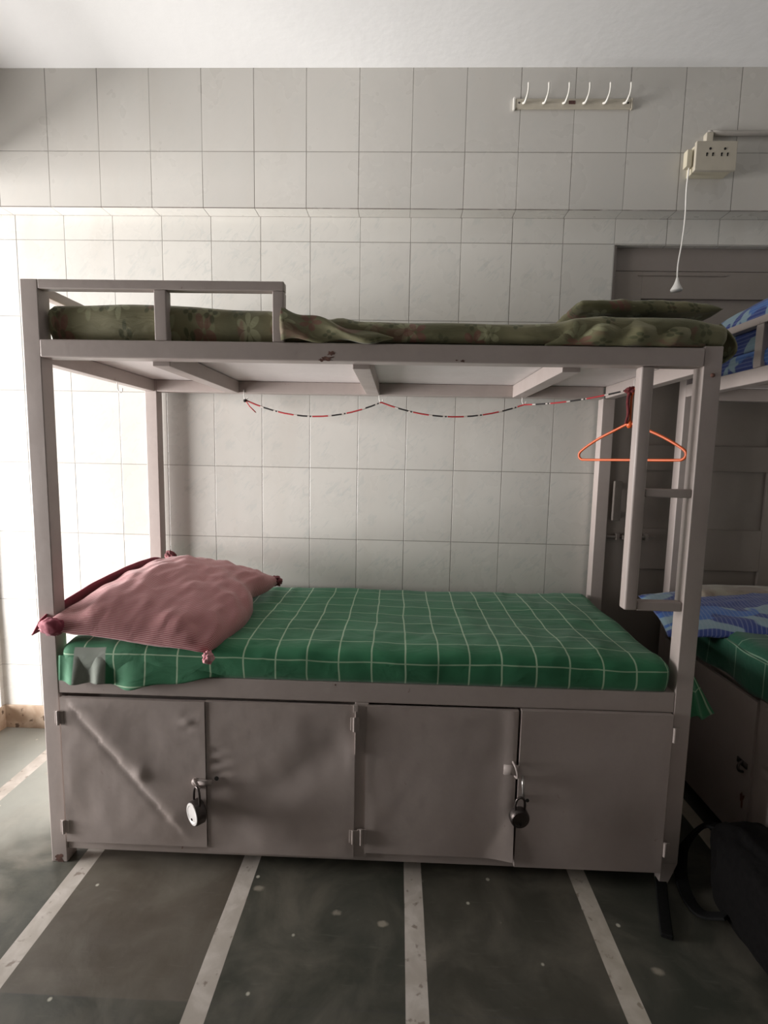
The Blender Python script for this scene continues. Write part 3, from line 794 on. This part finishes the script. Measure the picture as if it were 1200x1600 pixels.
bm = draped_slab(.397, 2.235, -.728, -.035, 1.5545, 1.606, .018, top2, side2)
link('sheeted_pad', bm, M['floral'], t, smooth=True).location = -l2
# loose folds of the sheet along the front edge
bm = bmesh.new()
def fold1(u, v):
    x = 1.055 + .30*u; return (x, -.736 - .012*math.sin(PI*v) - .006*math.sin(u*9+v*4), 1.553 + (.075*(1-u)**1.3+.012)*v + .006*math.sin(u*14+v*3))
grid(bm, 30, 10, fold1, lambda u, v: (u*.3+.6, v*.1+.2)); o = link('sheet_fold', bm, M['floral'], t, smooth=True); o.location = -l2; solid(o, .005)
bm = bmesh.new()
def fold2(u, v):
    x = 1.76 + .42*u; e = math.sin(PI*u)**.5 if 0 < u < 1 else 0; z = 1.551 + v*(.048 + .020*e) ; return (x + .03*v, -.722 - e*(.010 + .018*math.sin(PI*v)*(1+.6*math.sin(u*26))) + .01*v, z + .005*math.sin(u*30)*v*e)
grid(bm, 50, 10, fold2, lambda u, v: (u*.3+.2, v*.12+.5)); o = link('sheet_fold', bm, M['floral'], t, smooth=True); o.location = -l2; solid(o, .005)
# the sheet hanging past the right end
bm = bmesh.new()
def fold3(u, v): return (2.215 + .048*math.sin(v*PI*.62) + .006*math.sin(u*14), -.722 + .50*u, 1.612 - .075*v - .02*v*math.sin(u*7))
grid(bm, 40, 10, fold3, lambda u, v: (u*.5, v*.12+.3)); o = link('sheet_fold', bm, M['floral'], t, smooth=True); o.location = -l2; solid(o, .005)

t = thing('pillow', 'olive floral pillow lying flat at the right end of the upper bunk', 'pillow', (2.0, -.40, 1.64)); l3 = Vector((2.0, -.40, 1.64))
bm = pillow_mesh((1.862, -.680, 1.672), (2.240, -.690, 1.660), (2.250, -.250, 1.665), (1.870, -.250, 1.668), .046, .026, ex=.36, bulge=.02, pinch=.03, wr=.004, seed=4.1, length=(.45, .6))
link('pillow_case', bm, M['floral'], t, smooth=True).location = -l3

# ------------------------------------------------------------------ bedding of the second bunk
t = thing('mattress', 'green sheeted mattress on the lower bunk of the right-hand bed', 'mattress', (2.5, -.3, .6)); l4 = Vector((2.5, -.3, .6))
bm = draped_slab(2.484, 3.17, -1.82, -.075, .601, .690, .030, lambda x, y: .004*nz(x, y, 1, 5), lambda q, n, t: Vector((-.006*math.sin(PI*t) if q.x < 2.52 else 0, 0, 0)), step=.03)
link('sheeted_pad', bm, M['check2'], t, smooth=True).location = -l4
bm = bmesh.new()
grid(bm, 60, 8, lambda u, v: (2.476-.006*math.sin(u*40)*(1-v), -.10-1.4*u, .553+.004*math.sin(u*30)+(.112)*v), lambda u, v: (2.484-(.69-(.553+.112*v)), -.10-1.4*u))
o = link('sheet_hem', bm, M['check2'], t, smooth=True); o.location = -l4; solid(o, .004)
t = thing('pillow', 'blue and pale patterned pillow on the lower bunk of the right-hand bed', 'pillow', (2.7, -.3, .7)); l5 = Vector((2.7, -.3, .7))
bm = pillow_mesh((2.300, -.44, .660), (2.95, -.54, .735), (2.95, -.12, .735), (2.350, -.10, .710), .060, .035, ex=.38, pinch=.05, wr=.007, seed=6.6, length=(.6, .4))
link('pillow_case', bm, M['blue2'], t, smooth=True).location = -l5
t = thing('blanket', 'beige folded cloth behind the blue pillow on the right-hand bed', 'blanket', (2.9, -.2, .7)); l6 = Vector((2.9, -.2, .7))
bm = draped_slab(2.54, 3.10, -.20, -.078, .705, .76, .022, lambda x, y: .006*nz(x, y, 1, 7), lambda q, n, t: Vector((0, 0, 0)), step=.02)
link('folded_cloth', bm, M['beige_cloth'], t, smooth=True).location = -l6
t = thing('mattress', 'thin dark blue mattress on the upper bunk of the right-hand bed', 'mattress', (2.5, -.3, 1.55)); l7 = Vector((2.5, -.3, 1.55))
bm = draped_slab(2.50, 3.17, -1.82, -.075, 1.552, 1.612, .022, lambda x, y: .006*nz(x, y, 2, 6), lambda q, n, t: Vector((0, 0, 0)), step=.03)
link('sheeted_pad', bm, M['blue'], t, smooth=True).location = -l7
t = thing('quilt', 'rolled blue and pale blue quilt on the upper bunk of the right-hand bed', 'quilt', (2.75, -.3, 1.62)); l8 = Vector((2.75, -.3, 1.62))
bm = draped_slab(2.525, 2.93, -.78, -.080, 1.614, 1.795, .075, lambda x, y: .012*nz(x, y, 2, 6)-.03*sst(y, -.25, -.08), lambda q, n, t: Vector((.006*nz(q.y, q.z, 1, 14), 0, 0)))
link('quilt_roll', bm, M['blue'], t, smooth=True).location = -l8

# ------------------------------------------------------------------ cord line, hanger
bx0 = .347; HYW = -.736 + HY
hooks = [(.757, HYW, 1.461), (1.301, HYW, 1.461), (1.866, HYW, 1.461), (2.162, -.345, 1.492)]
path = []
for (a, b, sag) in zip(hooks[:-1], hooks[1:], (.060, .052, .012)):
    for k in range(14):
        s = k/14; path.append((a[0]+(b[0]-a[0])*s, a[1]+(b[1]-a[1])*s, a[2]+(b[2]-a[2])*s - sag*4*s*(1-s)))
path.append(hooks[-1])
t = thing('clothes_line', 'thin red, black and white cord strung along the back under the upper bunk', 'cord', (.757, HYW, 1.461)); lc = Vector((.757, HYW, 1.461))
bm = bmesh.new(); tube(bm, path, .0030, 8); link('line', bm, M['cord'], t, smooth=True).location = -lc
bm = bmesh.new(); tube(bm, [(.757, HYW-.004, 1.461), (.775, HYW-.006, 1.436), (.800, HYW-.004, 1.412)], .0022, 8); link('loose_end', bm, M['cord'], t, smooth=True).location = -lc
crumple('knot', (.757, HYW-.004, 1.459), .006, M['hole'], t, lc, 3.0)
crumple('knot', (2.158, -.350, 1.485), .016, M['maroon'], t, lc, 4.0, (1.1, .8, .8))
bm = bmesh.new(); tube(bm, smooth_path([(2.153, -.352, 1.487), (2.146, -.356, 1.45), (2.150, -.356, 1.41), (2.144, -.356, 1.375)], 5), [.0055]*11+[.0045]*5, 8); link('cord_bundle', bm, M['maroon'], t, smooth=True).location = -lc
bm = bmesh.new(); tube(bm, [(2.164, -.352, 1.487), (2.172, -.358, 1.475), (2.176, -.36, 1.462)], .003, 6); link('loose_end', bm, M['white_plastic'], t, smooth=True).location = -lc

def hanger(loc, rz):
    t = thing('clothes_hanger', 'orange plastic clothes hanger hanging under the right end of the upper bunk', 'hanger', loc, rz)
    W, Hh = .195, .085
    pts = [(0, 0, -.112), (-.05, 0, -.134), (-.12, 0, -.166), (-W+.012, 0, -.205), (-W, 0, -.224), (-W+.010, 0, -.238), (-W+.04, 0, -.240), (0, 0, -.238),
           (W-.04, 0, -.236), (W-.010, 0, -.233), (W, 0, -.218), (W-.012, 0, -.200), (.12, 0, -.163), (.05, 0, -.132), (0, 0, -.112)]
    bm = bmesh.new(); tube(bm, smooth_path(pts, 5), .0046, 10, cap=False); link('hanger_body', bm, M['orange'], t, smooth=True)
    bm = bmesh.new(); tube(bm, smooth_path([(0, 0, -.118), (0, 0, -.07), (0, 0, -.03), (.008, 0, -.004), (.022, 0, 0.002), (.034, 0, -.010)], 5), .0042, 10); link('hook', bm, M['orange'], t, smooth=True)
    bm = bmesh.new(); lathe(bm, [(.006, -.012), (.011, -.004), (.010, .006), (.005, .016)], (0, 0, -.118), 14); link('collar', bm, M['orange'], t, smooth=True)
    return t
hanger((2.160, -.352, 1.490), -.98)

# ------------------------------------------------------------------ things on the wall beam
t = thing('hook_rail', 'cream plastic rail with six hooks high on the tiled beam', 'coat hooks', (1.99, YB, 2.555)); 
link('rail', bx((-.212, .212, -.010, -.0002, -.016, .018)), M['ivory_grey'], t, bevel=.003)
link('end_cap', bx((-.219, -.212, -.012, -.0002, -.020, .022)), M['hook_white'], t, bevel=.001)
link('end_cap', bx((.212, .218, -.012, -.0002, -.018, .019)), M['ivory_grey'], t, bevel=.001)
for k in range(6):
    x = -.178 + k*.0735
    bm = bmesh.new(); tube(bm, smooth_path([(x-.006, -.008, .002), (x-.002, -.026, -.004), (x+.003, -.040, .012), (x+.005, -.043, .032), (x+.004, -.044, .050)], 6), [.0040]*12+[.0034]*12+[.0030], 10)
    link('hook', bm, M['hook_white'], t, smooth=True)
link('sticker', bx((-.016, .008, -.0108, -.010, -.002, .010)), M['sticker'], t)
for x in (-.198, .200):
    bm = bmesh.new(); lathe(bm, [(.004, 0), (.003, .0015)], (x, -.010, .003), 12, Matrix.Rotation(PI/2, 4, 'X')); link('screw', bm, M['steel_dark'], t)

SBX0, SBX1, SBZ0, SBZ1 = 2.418, 2.572, 2.295, 2.398
sb = thing('socket_box', 'cream socket box with two sockets mounted on the tiled beam', 'socket box', (2.495, YB, 2.345))
def sbl(b): return bx(tuple(v-o for v, o in zip(b, (2.495, 2.495, YB, YB, 2.345, 2.345))))
link('box_base', sbl((2.425, 2.560, YB-.052, YB-.0002, 2.300, 2.392)), M['ivory'], sb, bevel=.003)
link('front_plate', sbl((2.420, 2.566, YB-.068, YB-.054, 2.296, 2.396)), M['ivory_grey'], sb, bevel=.003)
for cx in (2.470, 2.522):
    bm = bmesh.new(); RX = Matrix.Rotation(PI/2, 4, 'X'); c = (cx-2.495, -.0678, .012)
    lathe(bm, [(.0042, 0), (.0042, .0014)], (c[0], c[1], c[2]+.012), 14, RX)
    for dx in (-.0105, .0105): lathe(bm, [(.0030, 0), (.0030, .0014)], (c[0]+dx, c[1], c[2]-.004), 12, RX); box(bm, c[0]+dx-.0025, c[0]+dx+.0015, c[1]-.0014, c[1], c[2]-.013, c[2]-.004)
    link('socket', bm, M['hole'], sb)
t = thing('conduit', 'thin grey pipe running right from the socket box', 'pipe', (2.49, YB-.012, 2.40))
bm = bmesh.new(); tube(bm, smooth_path([(0, 0, -.003), (0, 0, .03), (0, .0, .046), (.012, 0, .053), (.05, 0, .053), (.6, 0, .053), (XR-2.50, 0, .053)], 4), .0095, 12); link('pipe', bm, M['conduit'], t, smooth=True)
link('clip', bx((-.013, .013, -.011, .012, .012, .052)), M['ivory_grey'], t, bevel=.003)
t = thing('power_cord', 'thin white cord hanging down from the left side of the socket box', 'cord', (2.41, YB-.04, 2.33))
cp = [(2.4175, YB-.035, 2.330), (2.412, YB-.042, 2.300), (2.411, YB-.040, 2.24), (2.414, YB-.040, 2.15), (2.408, YB-.044, 2.06), (2.398, YB-.048, 1.98), (2.398, YB-.050, 1.91)]
bm = bmesh.new(); tube(bm, smooth_path([(a-2.41, b-YB+.04, c-2.33) for a, b, c in cp], 6), .0028, 8); link('cable', bm, M['white_plastic'], t, smooth=True)
bm = bmesh.new(); lathe(bm, [(.004, .040), (.006, .030), (.010, .018), (.015, .008), (.021, -.002), (.019, -.008)], (-.012, -.010, -.440), 20); link('lamp_holder', bm, M['white_plastic'], t, smooth=True)
bm = bmesh.new(); box(bm, -.012, .0072, -.012, .014, -.012, .046); link('plug', bm, M['ivory'], t, bevel=.002)

# ------------------------------------------------------------------ bag and strap on the floor
t = thing('backpack', 'black backpack slumped on the floor beside the right-hand bed', 'bag', (2.372, -.93, 0))
bm = bmesh.new(); bmesh.ops.create_icosphere(bm, subdivisions=5, radius=1)
for v in bm.verts:
    p = v.co.copy(); sg = lambda a, e: math.copysign(abs(a)**e, a)
    q = Vector((sg(p.x, .7)*.100, sg(p.y, .7)*.215, sg(p.z, .72)*.135 + .135))
    k = nz(p.x, p.y, p.z, 1.8)*.016 + nz(p.x+4, p.y, p.z, 5)*.008
    q += p*k; q.z = max(.001, q.z); q.x = min(q.x, .108)
    v.co = q
link('bag_body', bm, M['black_fabric'], t, smooth=True)
def strap_mesh(pts, w, th):
    bm = bmesh.new(); P_ = smooth_path(pts, 8); prev = None
    for i, p in enumerate(P_):
        tdir = (P_[min(i+1, len(P_)-1)]-P_[max(i-1, 0)]).normalized(); side = tdir.cross(Vector((0, 0, 1)))
        side = side.normalized() if side.length > .05 else Vector((0, 1, 0)); up = side.cross(tdir).normalized()
        ring = [bm.verts.new(p + side*a*w/2 + up*b*th/2) for a, b in ((-1,-1),(1,-1),(1,1),(-1,1))]
        if prev:
            for k in range(4): bm.faces.new((prev[k], prev[(k+1)%4], ring[(k+1)%4], ring[k]))
        else: bm.faces.new(ring[::-1])
        prev = ring
    bm.faces.new(prev); return bm
link('shoulder_strap', strap_mesh([(-.03, .13, .22), (-.07, .21, .19), (-.115, .235, .08), (-.13, .19, .010), (-.135, .10, .012), (-.10, .04, .06)], .035, .008), M['black_web'], t, bevel=.002)
bm = bmesh.new(); tube(bm, smooth_path([(-.07, -.15, .17), (-.02, -.17, .20), (.03, -.15, .225), (.06, -.05, .255), (.06, .08, .25)], 8), .004, 6); link('zip', bm, M['steel_dark'], t, smooth=True)
bm = strap_mesh([(2.200, -.680, .007), (2.180, -.735, .009), (2.152, -.80, .009), (2.128, -.86, .008), (2.110, -.905, .008)], .030, .013)
s = tag(link('strap', bm, M['black_web'], None, bevel=.003), 'short black strap lying on the floor by the right front foot of the bunk', 'strap')
